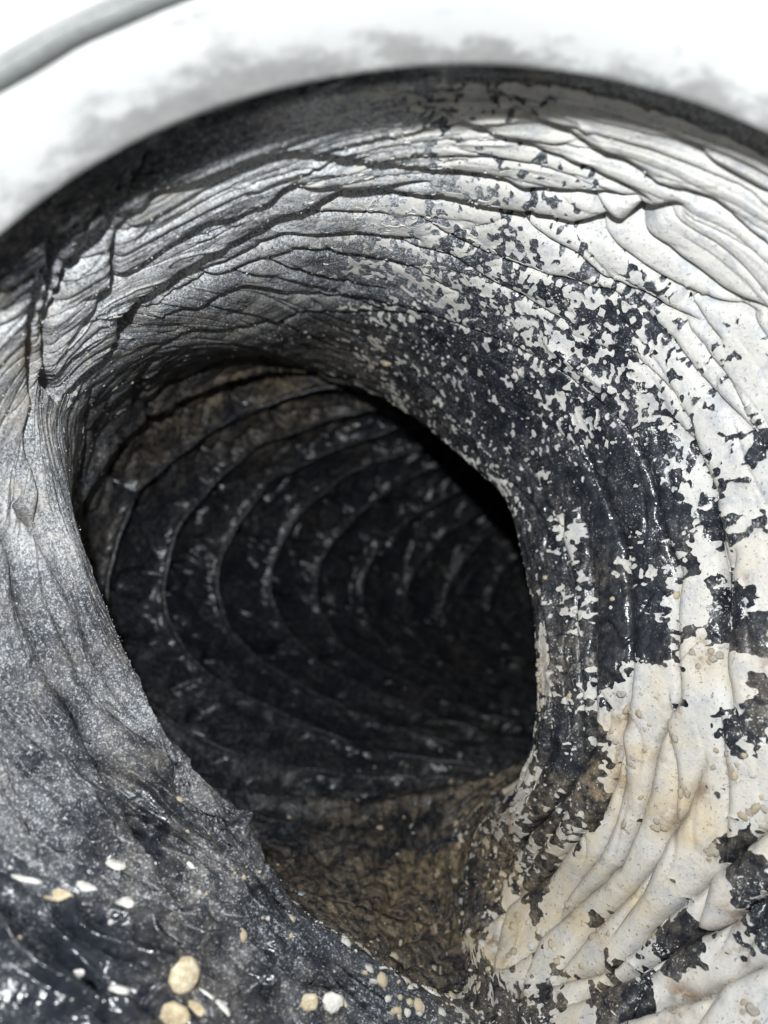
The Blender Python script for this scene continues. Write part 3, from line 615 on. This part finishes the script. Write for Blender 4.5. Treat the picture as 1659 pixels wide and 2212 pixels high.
def paint_material():
    s = Nodes('white_overspray')
    brown = s.attr('brown'); stain = s.attr('stain')
    n1, n2, n3 = s.noise(60, 5, .65), s.noise(300, 4, .65, off=2), s.noise(1300, 3, .7, off=5)
    c = s.mix(s.step(n1, .35, .7), (.56, .54, .505), (.64, .625, .60))
    cream = s.math('MULTIPLY', brown, s.math('ADD', .6, s.step(n1, .3, .65)), clamp=True)
    c = s.mix(s.math('MULTIPLY', cream, .95), c, (.60, .50, .345))
    tan = s.math('MULTIPLY', s.math('MULTIPLY', s.step(n2, .60, .76), s.math('ADD', .25, brown)), .95, clamp=True)
    c = s.mix(tan, c, (.34, .24, .14))
    c = s.mix(s.math('MULTIPLY', stain, s.step(n2, .38, .60), clamp=True), c, (.27, .185, .11))
    grey = s.math('MULTIPLY', s.step(s.noise(190, 6, .8, off=7), .46, .66), s.math('SUBTRACT', .9, brown), clamp=True)
    c = s.mix(s.math('MULTIPLY', grey, .62), c, (.30, .33, .385))
    pits = s.math('MULTIPLY', s.step(n3, .61, .66), .75)
    c = s.mix(pits, c, (.12, .12, .13))
    s.l(c, s.bsdf.inputs['Base Color']); s.bsdf.inputs['Roughness'].default_value = .62; s.bsdf.inputs['Specular IOR Level'].default_value = .3
    b = s.bump(n2, .0006, .5); b = s.bump(n3, .0003, .6, b); s.l(b, s.bsdf.inputs['Normal'])
    return s.m
def crumb_material(name, a, b, r=.75):
    s = Nodes(name); n = s.noise(900, 4, .7); c = s.mix(s.step(n, .35, .68), a, b)
    s.l(c, s.bsdf.inputs['Base Color']); s.bsdf.inputs['Roughness'].default_value = r
    s.l(s.bump(s.noise(1600, 3, .7, off=3), .0005, .6), s.bsdf.inputs['Normal']); return s.m
M_FILM = film_material()
M_PAINT = paint_material()
M_CRUMB = {'white': crumb_material('white_plaster', (.60, .57, .51), (.80, .78, .74)),
           'cream': crumb_material('cream_plaster', (.48, .38, .23), (.74, .66, .50)),
           'tan': crumb_material('tan_plaster', (.40, .31, .19), (.64, .53, .36))}
sh = Nodes('clear_scrap'); sh.bsdf.inputs['Base Color'].default_value = (.55, .57, .6, 1); sh.bsdf.inputs['Roughness'].default_value = .12
sh.l(sh.bump(sh.noise(700, 3, .6), .0006, .8), sh.bsdf.inputs['Normal']); M_CRUMB['shard'] = sh.m
w_ = Nodes('wire_under_film'); w_.l(w_.mix(w_.step(w_.noise(500, 3, .6), .4, .7), (.03, .032, .036), (.11, .11, .112)), w_.bsdf.inputs['Base Color']); w_.bsdf.inputs['Roughness'].default_value = .24
w_.l(w_.bump(w_.noise(600, 3, .6), .0008, .6), w_.bsdf.inputs['Normal']); M_WIRE = w_.m
def collar_material():
    s = Nodes('white_collar')
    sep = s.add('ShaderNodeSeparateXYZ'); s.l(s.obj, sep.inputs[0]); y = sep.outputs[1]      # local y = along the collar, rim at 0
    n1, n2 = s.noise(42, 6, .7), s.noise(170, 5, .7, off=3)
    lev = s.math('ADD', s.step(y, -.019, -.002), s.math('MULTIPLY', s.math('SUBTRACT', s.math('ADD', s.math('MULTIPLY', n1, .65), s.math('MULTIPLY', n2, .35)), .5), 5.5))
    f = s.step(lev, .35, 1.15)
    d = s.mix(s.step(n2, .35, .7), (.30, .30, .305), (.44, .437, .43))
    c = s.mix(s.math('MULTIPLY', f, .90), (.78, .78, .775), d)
    # unseen lower half of the sleeve darkened in colour to cut bounce light
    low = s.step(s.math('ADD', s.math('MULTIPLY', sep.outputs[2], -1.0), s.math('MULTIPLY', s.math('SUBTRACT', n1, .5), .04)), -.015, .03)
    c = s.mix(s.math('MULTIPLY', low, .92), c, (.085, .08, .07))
    s.l(c, s.bsdf.inputs['Base Color']); s.bsdf.inputs['Roughness'].default_value = .5
    s.l(s.bump(n2, .0002, .4), s.bsdf.inputs['Normal']); return s.m
M_COLLAR = collar_material()
M_GROOVE_SHADE = crumb_material('groove_shade_grey', (.13, .135, .135), (.19, .195, .19), .9)  # dark grey stands in for the shade inside the collar groove

# ================================================================ collar (white sleeve the duct is pushed over)
def lathe(prof, n=256):
    prof = np.array(prof, float); m = len(prof); t = np.linspace(0, 2*np.pi, n, endpoint=False)
    V = np.stack([prof[None, :, 1]*np.sin(t)[:, None], np.broadcast_to(prof[None, :, 0], (n, m)), prof[None, :, 1]*np.cos(t)[:, None]], 2).reshape(-1, 3)*MM
    i = np.arange(n)[:, None]; j = np.arange(m-1)[None]; a = i*m+j; b = ((i+1) % n)*m+j
    return V, np.stack([a, a+1, b+1, b], 2).reshape(-1, 4)
RIM_Y = 108.0
base_c = (AX*MM, RIM_Y*MM, AZ*MM)
collar = empty('duct_collar', base_c)
tag(collar, 'blown-out white duct collar with a dusty rim arching over the opening', 'collar')
R_ = 100.8
prof = [(-37.0, 150), (-37.0, 126), (-36.9, R_+4), (-36.4, R_+1.2), (-35.4, R_+.2)]
for y in np.linspace(-34.5, -27.6, 8): prof.append((y, R_))
prof += [(-26.2, R_+.02), (-25.7, R_+.25), (-25.2, R_+.5), (-24.2, R_+.6), (-23.2, R_+.5), (-22.6, R_+.25), (-22.1, R_+.02), (-20.8, R_)]
for y in np.linspace(-19.5, -2.2, 30): prof.append((y, R_))
V, F = lathe(prof, 320)
wob = perlin(V/0.060+4)*0.0006; V[:, 0] *= 1+wob/0.1; V[:, 2] *= 1+wob/0.1
o = link('sleeve', new_mesh('sleeve', V, F, M_COLLAR)); o.parent = collar
lip = [(-2.2, R_)]+[(-1.1+1.1*math.sin(a), R_+1.1-1.1*math.cos(a)) for a in np.linspace(0, math.pi, 12)][1:]+[(-2.2, R_+2.25), (-34, R_+2.4)]
V, F = lathe(lip, 320); wob = perlin(V/0.060+4)*0.0006; V[:, 0] *= 1+wob/0.1; V[:, 2] *= 1+wob/0.1
o = link('rolled_rim', new_mesh('rolled_rim', V, F, M_COLLAR)); o.parent = collar
bead = [(-24.1+1.9*math.cos(a), R_+.5-.62*math.sin(a)) for a in np.linspace(math.pi, 0, 9)]  # ring added in the groove to carry its painted shade
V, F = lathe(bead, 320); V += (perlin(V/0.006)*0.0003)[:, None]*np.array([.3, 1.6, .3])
o = link('groove_shade_ring', new_mesh('groove_shade_ring', V, F, M_GROOVE_SHADE)); o.parent = collar; o['label'] = 'grey ring in the collar groove with the groove shade put into its colour'

# ================================================================ flexible duct
duct = empty('flexible_duct', base_c)
tag(duct, 'crumpled black plastic flexible duct, dusty, pinched and bending away to the right', 'duct')
ii = np.arange(NU-1)[:, None]*NT; jj = np.arange(NT)[None]; jn = (jj+1) % NT
F = np.stack([ii+jj, ii+jn, ii+NT+jn, ii+NT+jj], 2).reshape(-1, 4)
liner = link('film_liner', new_mesh('film_liner', S.reshape(-1, 3)*MM, F, M_FILM,
             attrs={'warm': WARM.reshape(-1), 'dust': DUST.reshape(-1), 'brown': BROWN.reshape(-1), 'paint': PAINT.reshape(-1)}), duct)
liner['label'] = 'crumpled black plastic film with grey dust and brown dirt'

# spiral wire, proud of the film in the far run
def row_at(kv): return np.interp(kv, KK, np.arange(NU))
# walk the helix backwards in angle so that it is continuous
hel = []
for n in range(0, 9*180):
    a = n*2*np.pi/180; th = (-a) % (2*np.pi); kv = 5.15+a/(2*np.pi)/2
    hel.append((kv, th))
kw = np.array([h[0] for h in hel]); tw = np.array([h[1] for h in hel])
keep = kw < 9.8; kw, tw = kw[keep], tw[keep]
# snap to the crest of the pleat (the warped phase)
ri = np.clip(np.round(row_at(kw)).astype(int), 0, NU-1); ci = np.round(tw/(2*np.pi)*NT).astype(int) % NT
best = ri.copy()
for n in range(len(ri)):
    a = max(0, ri[n]-16); b = min(NU, ri[n]+17); best[n] = a+np.argmin(cw[a:b, ci[n]])
bs = np.convolve(np.pad(best.astype(float), 4, 'edge'), np.ones(9)/9, 'valid'); best = np.clip(np.round(bs).astype(int), 0, NU-1)
P = S[best, ci]+N0[best, ci]*0.5
for _ in range(2): P[1:-1] = (P[:-2]+2*P[1:-1]+P[2:])/4
T = np.gradient(P, axis=0); T /= np.linalg.norm(T, axis=1, keepdims=True); A = N0[best, ci]; B = np.cross(T, A); B /= np.linalg.norm(B, axis=1, keepdims=True)
A = np.cross(B, T); nr = 8; an = np.arange(nr)*2*np.pi/nr; rw = 0.85
V = (P[:, None]+rw*(np.cos(an)[None, :, None]*A[:, None]+np.sin(an)[None, :, None]*B[:, None])).reshape(-1, 3)*MM
i = np.arange(len(P)-1)[:, None]*nr; j = np.arange(nr)[None]; j2 = (j+1) % nr
F = np.stack([i+j, i+j2, i+nr+j2, i+nr+j], 2).reshape(-1, 4)
link('spiral_wire', new_mesh('spiral_wire', V, F, M_WIRE), duct)

# ---------------------------------------------------------------- paint overspray: real flakes lying on the film
n_a, n_b, n_c, n_d = .65*perlin(S0/13+50)+.65*aniso(3.3, 9, 51.), perlin(S0/4.2+60), perlin(S0/2.0+70), perlin(S0/1.15+80)
topness = np.clip(sst(np.cos(T2), .35, .8), 0, 1)          # speckled at the top, larger flakes on the side
lowc = (1-sst(PAINT, .25, .6))
side_ = .62*n_a+.28*n_b+.20*n_c+.15*n_d; tiny = .14*n_a+.30*n_b+.36*n_c+.34*n_d
fb = side_*(1-np.maximum(topness, .45*lowc))+tiny*np.maximum(topness, .45*lowc)
srt = np.sort(fb[(K2 > 1.6) & (K2 < 4.7)][::7]); qn = np.interp(fb, srt, np.linspace(0, 1, len(srt)))
Mk = PAINT*1.04-0.02+.16*sst(PAINT, .82, .95)-qn
Mk = np.where((K2 < 1.6) | (K2 > 4.7) | (PAINT < .03), -1, Mk).astype(np.float32)
ins = Mk > 0
# label islands on the grid (with wrap round the duct)
r0_, r1_ = np.flatnonzero(ins.any(1))[[0, -1]]; inb_ = ins[r0_:r1_+1]; nr_ = r1_-r0_+1
l = np.where(inb_, np.arange(nr_*NT, dtype=np.int32).reshape(nr_, NT), -1)
for _ in range(400):
    old = l.copy()
    for sh_ in (1, -1): l = np.where(inb_, np.maximum(l, np.roll(l, sh_, 1)), -1)
    m_ = l.copy(); m_[1:] = np.maximum(m_[1:], l[:-1]); m_[:-1] = np.maximum(m_[:-1], l[1:]); l = np.where(inb_, m_, -1)
    f_ = l.reshape(-1); ok = np.flatnonzero(f_ >= 0)
    for __ in range(3): f_[ok] = f_[f_[ok]]
    if (l == old).all(): break
lab = np.full((NU, NT), -1, np.int64); lab[r0_:r1_+1] = l
labf = lab.reshape(-1); Mf = Mk.reshape(-1)
lift = 0.08+0.12*np.clip(perlin(S0/6+90)+.3, 0, 1)+np.exp(-np.clip(Mk, 0, 1)/0.04)*np.clip(perlin(S0/7+95)-.08, 0, 1)*0.9
PV = (S+N*lift[..., None]).reshape(-1, 3); SV = (S-N*0.05).reshape(-1, 3); BRf = BROWN.reshape(-1)
qi = np.flatnonzero((ins[:-1] | ins[1:] | np.roll(ins, -1, 1)[:-1] | np.roll(ins, -1, 1)[1:]).reshape(-1))
r_, c_ = qi//NT, qi % NT; c2 = (c_+1) % NT
a, b, c, d = r_*NT+c_, r_*NT+c2, (r_+1)*NT+c2, (r_+1)*NT+c_
TR = np.concatenate([np.stack([a, b, c], 1), np.stack([a, c, d], 1)])
cnt = (Mf[TR] > 0).sum(1)
full = TR[cnt == 3]
def rot_first(tr, want):      # rotate so the odd vertex comes first
    p = Mf[tr] > 0; idx = np.argmax(p == want, axis=1); return np.stack([tr[np.arange(len(tr)), (idx+k_) % 3] for k_ in range(3)], 1)
one = rot_first(TR[cnt == 1], True); two = rot_first(TR[cnt == 2], False)
NV = NU*NT
ek, et = [], []
def edge(p, q_):              # cut vertex on edge p-q : id by key
    lo_, hi_ = np.minimum(p, q_), np.maximum(p, q_); return lo_.astype(np.int64)*NV+hi_
k1a, k1b = edge(one[:, 0], one[:, 1]), edge(one[:, 0], one[:, 2])
k2a, k2b = edge(two[:, 0], two[:, 1]), edge(two[:, 0], two[:, 2])
keys = np.unique(np.concatenate([k1a, k1b, k2a, k2b])); lo_, hi_ = (keys//NV).astype(int), (keys % NV).astype(int)
tq = (Mf[lo_]/(Mf[lo_]-Mf[hi_]))[:, None]
CP = PV[lo_]*(1-tq)+PV[hi_]*tq; CS = SV[lo_]*(1-tq)+SV[hi_]*tq; CB = BRf[lo_]
cid = lambda k_: NV+np.searchsorted(keys, k_)
faces = np.concatenate([full, np.stack([one[:, 0], cid(k1a), cid(k1b)], 1), np.stack([cid(k2a), two[:, 1], two[:, 2]], 1), np.stack([cid(k2a), two[:, 2], cid(k2b)], 1)])
flab = np.concatenate([labf[full[:, 0]], labf[one[:, 0]], labf[two[:, 1]], labf[two[:, 1]]])
cut = np.concatenate([np.stack([cid(k1a), cid(k1b)], 1), np.stack([cid(k2b), cid(k2a)], 1)]); clab = np.concatenate([labf[one[:, 0]], labf[two[:, 1]]])
ALLP = np.concatenate([PV, CP]); ALLS = np.concatenate([SV, CS]); ALLB = np.concatenate([BRf, CB])
def paint_piece(name, fs, ct):
    vid, inv = np.unique(fs, return_inverse=True); f = inv.reshape(-1, 3); n = len(vid)
    cv, ci_ = np.unique(ct, return_inverse=True); ci_ = ci_.reshape(-1, 2); m = len(cv)
    V = np.concatenate([ALLP[vid], ALLP[cv], ALLS[cv]])*MM
    sk = np.concatenate([np.stack([n+ci_[:, 0], n+m+ci_[:, 0], n+ci_[:, 1]], 1), np.stack([n+ci_[:, 1], n+m+ci_[:, 0], n+m+ci_[:, 1]], 1)])
    return new_mesh(name, V, np.concatenate([f, sk]), M_PAINT, attrs={'brown': np.concatenate([ALLB[vid], ALLB[cv], ALLB[cv]]), 'stain': np.concatenate([STAIN[vid], STAIN[cv], STAIN[cv]])})
cand = np.flatnonzero((Mf > .05) & (np.degrees(T2.reshape(-1)) > 62) & (np.degrees(T2.reshape(-1)) < 160) & (kf > 2.35) & (kf < 3.9))
cl = rng.choice(cand, 80, replace=False)
STAIN = np.zeros(len(ALLP), np.float32); pv_ids = np.unique(faces)
for c0 in cl:
    near_ = pv_ids[(np.abs(ALLP[pv_ids]-ALLP[c0]) < 9).all(1)]
    STAIN[near_] = np.maximum(STAIN[near_], rng.uniform(.3, 1.2)*np.exp(-((ALLP[near_]-ALLP[c0])**2).sum(1)/rng.uniform(1.6, 4.2)**2))
ul, cn = np.unique(flab, return_counts=True); order = np.argsort(-cn)
big = [ul[q_] for q_ in order if cn[q_] >= 14][:280]
of = np.argsort(flab, kind='stable'); fl_s = flab[of]; oc = np.argsort(clab, kind='stable'); cl_s = clab[oc]
used = np.zeros(len(flab), bool); usedc = np.zeros(len(clab), bool)
main_coat = None
for n, lb in enumerate(big):
    f_i = of[np.searchsorted(fl_s, lb):np.searchsorted(fl_s, lb, 'right')]; c_i = oc[np.searchsorted(cl_s, lb):np.searchsorted(cl_s, lb, 'right')]
    used[f_i] = True; usedc[c_i] = True
    ob = link('paint_coat' if n == 0 else 'paint_flake', paint_piece('paint_flake', faces[f_i], cut[c_i]), duct)
    if n == 0: main_coat = ob; ob['label'] = 'broad cracked coat of white overspray on the right wall'
if (~used).any():
    ob = link('paint_specks', paint_piece('paint_specks', faces[~used], cut[~usedc]), duct); ob['kind'] = 'stuff'
print('paint', len(faces), 'islands', len(ul), 'big', len(big), 'tris liner', 2*(NU-1)*NT)

# ---------------------------------------------------------------- blobs, crumbs, chips
def blob_mesh(name, seed, mat, crater=0.0, sq=.6):
    r = np.random.default_rng(seed); nl, ns = 4, 8; V = [(0, 0, sq*(1-crater))]
    for i in range(1, nl+1):
        a = math.pi*0.56*i/nl
        for j in range(ns):
            t = 2*math.pi*j/ns; k_ = 1+r.uniform(-.34, .34); V.append((math.sin(a)*math.cos(t)*k_, math.sin(a)*math.sin(t)*k_, sq*math.cos(a)*(1+r.uniform(-.15, .15))))
    F = [(0, 1+j, 1+(j+1) % ns) for j in range(ns)]
    for i in range(nl-1):
        for j in range(ns):
            p, q_ = 1+i*ns+j, 1+i*ns+(j+1) % ns; F += [(p, p+ns, q_+ns), (p, q_+ns, q_)]
    V = np.array(V)
    return new_mesh(name, V, np.array(F), mat, attrs={'brown': np.full(len(V), r.uniform(.35, .9)), 'stain': np.where(V[:, 2] < .12, .9, .15*r.random(len(V)))})
def chip_mesh(name, w, h, t, seed, mat):
    r = np.random.default_rng(seed); n = 13; an = np.arange(n)*2*math.pi/n+r.uniform(-.16, .16, n); rr = r.uniform(.80, 1.08, n)
    V = []
    for z, k_ in ((-.4*t, 1.0), (.4*t, 1.0), (.9*t, .72)):
        for a_, q_ in zip(an, rr): V.append((w/2*math.cos(a_)*q_*k_, h/2*math.sin(a_)*q_*k_, z*(1+r.uniform(-.25, .25))))
    V.append((0, 0, t*1.05)); F = []
    for l_ in range(2):
        for j in range(n):
            p, q_ = l_*n+j, l_*n+(j+1) % n; F += [(p, q_, q_+n), (p, q_+n, p+n)]
    F += [(2*n+j, 2*n+(j+1) % n, 3*n) for j in range(n)]
    return new_mesh(name, np.array(V)*MM, np.array(F), mat, smooth=True)
def place(o, pos, nrm, spin=0.0, scale=(1, 1, 1)):
    qn_ = Vector((0, 0, 1)).rotation_difference(Vector(nrm.tolist())); o.rotation_mode = 'QUATERNION'
    o.rotation_quaternion = qn_ @ Quaternion((0, 0, 1), spin); o.location = Vector((pos*MM).tolist()); o.scale = scale
Sf, Nf, Tf, S0f = S.reshape(-1, 3), N.reshape(-1, 3), T2.reshape(-1), S0.reshape(-1, 3)
Td = np.degrees(Tf)
# hardened blobs on the paint coat
variants = [blob_mesh('paint_blob', s_, M_PAINT, cr, sq) for s_, cr, sq in ((1, 0, .6), (2, .9, .5), (3, .2, .7), (4, 1.1, .45), (5, 0, .5))]
nb = 0
for c0 in cl:
    m_ = rng.integers(2, 9); near_ = cand[((S0f[cand]-S0f[c0])**2).sum(1) < rng.uniform(1.6, 4.5)**2]
    for v in rng.choice(near_, min(m_, len(near_)), replace=False):
        if nb >= 295: break
        ob = link('paint_blob', variants[rng.integers(0, 5)], main_coat); nb += 1
        r0 = rng.uniform(.3, 1.0)*MM; place(ob, PV[v]-Nf[v]*.12, Nf[v], rng.uniform(0, 6), (r0*rng.uniform(.8, 1.5), r0, r0*rng.uniform(1.0, 1.7)))
# chips and pebbles one can name
CAT = {'white': 'paint chip', 'cream': 'plaster chip', 'tan': 'plaster chip', 'shard': 'film scrap'}
NAME = {'white': 'paint_chip', 'cream': 'plaster_chip', 'tan': 'plaster_chip', 'shard': 'film_scrap'}
for n, (p, w, h, c, lb) in enumerate(DEBRIS):
    v = int(np.argmin(((S0f-np.array(p, np.float32))**2).sum(1)))
    t_ = min(w, h)*(.16 if c == 'shard' else .26)
    ob = link(NAME[c], chip_mesh(NAME[c], w*1.35, h*1.3, t_, 100+n, M_CRUMB[c])); tag(ob, lb, CAT[c])
    place(ob, Sf[v], Nf[v], rng.uniform(-.4, .4))
# crumbs strewn over the floor of the duct
kinds = [blob_mesh('plaster_crumb', 20+s_, M_CRUMB[('white', 'cream', 'cream', 'white')[s_]], (0, .1, 0, .2)[s_], (.7, .6, .8, .55)[s_]) for s_ in range(4)]
def strew(n, k0, k1, a0, a1, r0, r1, label, group, w=None):
    cand_ = np.flatnonzero((kf > k0) & (kf < k1) & (Td > a0) & (Td < a1))
    for v in rng.choice(cand_, n, replace=False):
        ob = link('plaster_crumb', kinds[rng.integers(0, 4)]); tag(ob, label, 'crumb', group)
        r = rng.uniform(r0, r1)**1.0*MM*rng.choice([.6, .8, 1.0, 1.3]); place(ob, Sf[v]+Nf[v]*.05, Nf[v], rng.uniform(0, 6), (r*rng.uniform(.8, 1.3), r, r*.9))
strew(170, 3.25, 4.6, 146, 182, .4, 1.05, 'small pale plaster crumb strewn on the brown floor before the dark opening', 'crumbs on the brown duct floor')
strew(60, 4.6, 6.4, 140, 205, .5, 1.0, 'tiny pale crumb on the dark floor inside the far run', 'crumbs on the far duct floor')
strew(34, 2.5, 3.8, 60, 110, .4, .9, 'small cream crumb stuck to the black film of the right wall', 'crumbs on the right wall')
strew(46, 2.0, 3.5, 205, 250, .25, .75, 'small pale chip of grit on the wrinkled lower left film', 'grit on the lower left film')
# fine grit: nobody could count it
w_d = np.where((kf > 1.6) & (kf < 6), DUST.reshape(-1)**1.5+BROWN.reshape(-1)*.5*(np.abs(Td-170) < 40), 0)*(1-.75*ll.reshape(-1)).astype(np.float64); w_d /= w_d.sum()
ng = 7000; gv = rng.choice(len(w_d), ng, p=w_d)
oct_ = np.array([(1, 0, 0), (-1, 0, 0), (0, 1, 0), (0, -1, 0), (0, 0, 1), (0, 0, -1)], float); of_ = np.array([(0, 2, 4), (2, 1, 4), (1, 3, 4), (3, 0, 4), (2, 0, 5), (1, 2, 5), (3, 1, 5), (0, 3, 5)])
rg = (.07+.16*rng.random(ng)**3)[:, None, None]; jit = rng.uniform(.6, 1.4, (ng, 6, 1))
V = (Sf[gv]+rng.normal(0, .25, (ng, 3)))[:, None]+oct_[None]*rg*jit
F = (of_[None]+(np.arange(ng)*6)[:, None, None]).reshape(-1, 3)
g = link('dust_grit', new_mesh('dust_grit', V.reshape(-1, 3)*MM, F, M_CRUMB['white'], smooth=False)); g['kind'] = 'stuff'; g['label'] = 'fine pale grit dusting the duct walls and floor'; g['category'] = 'dust'
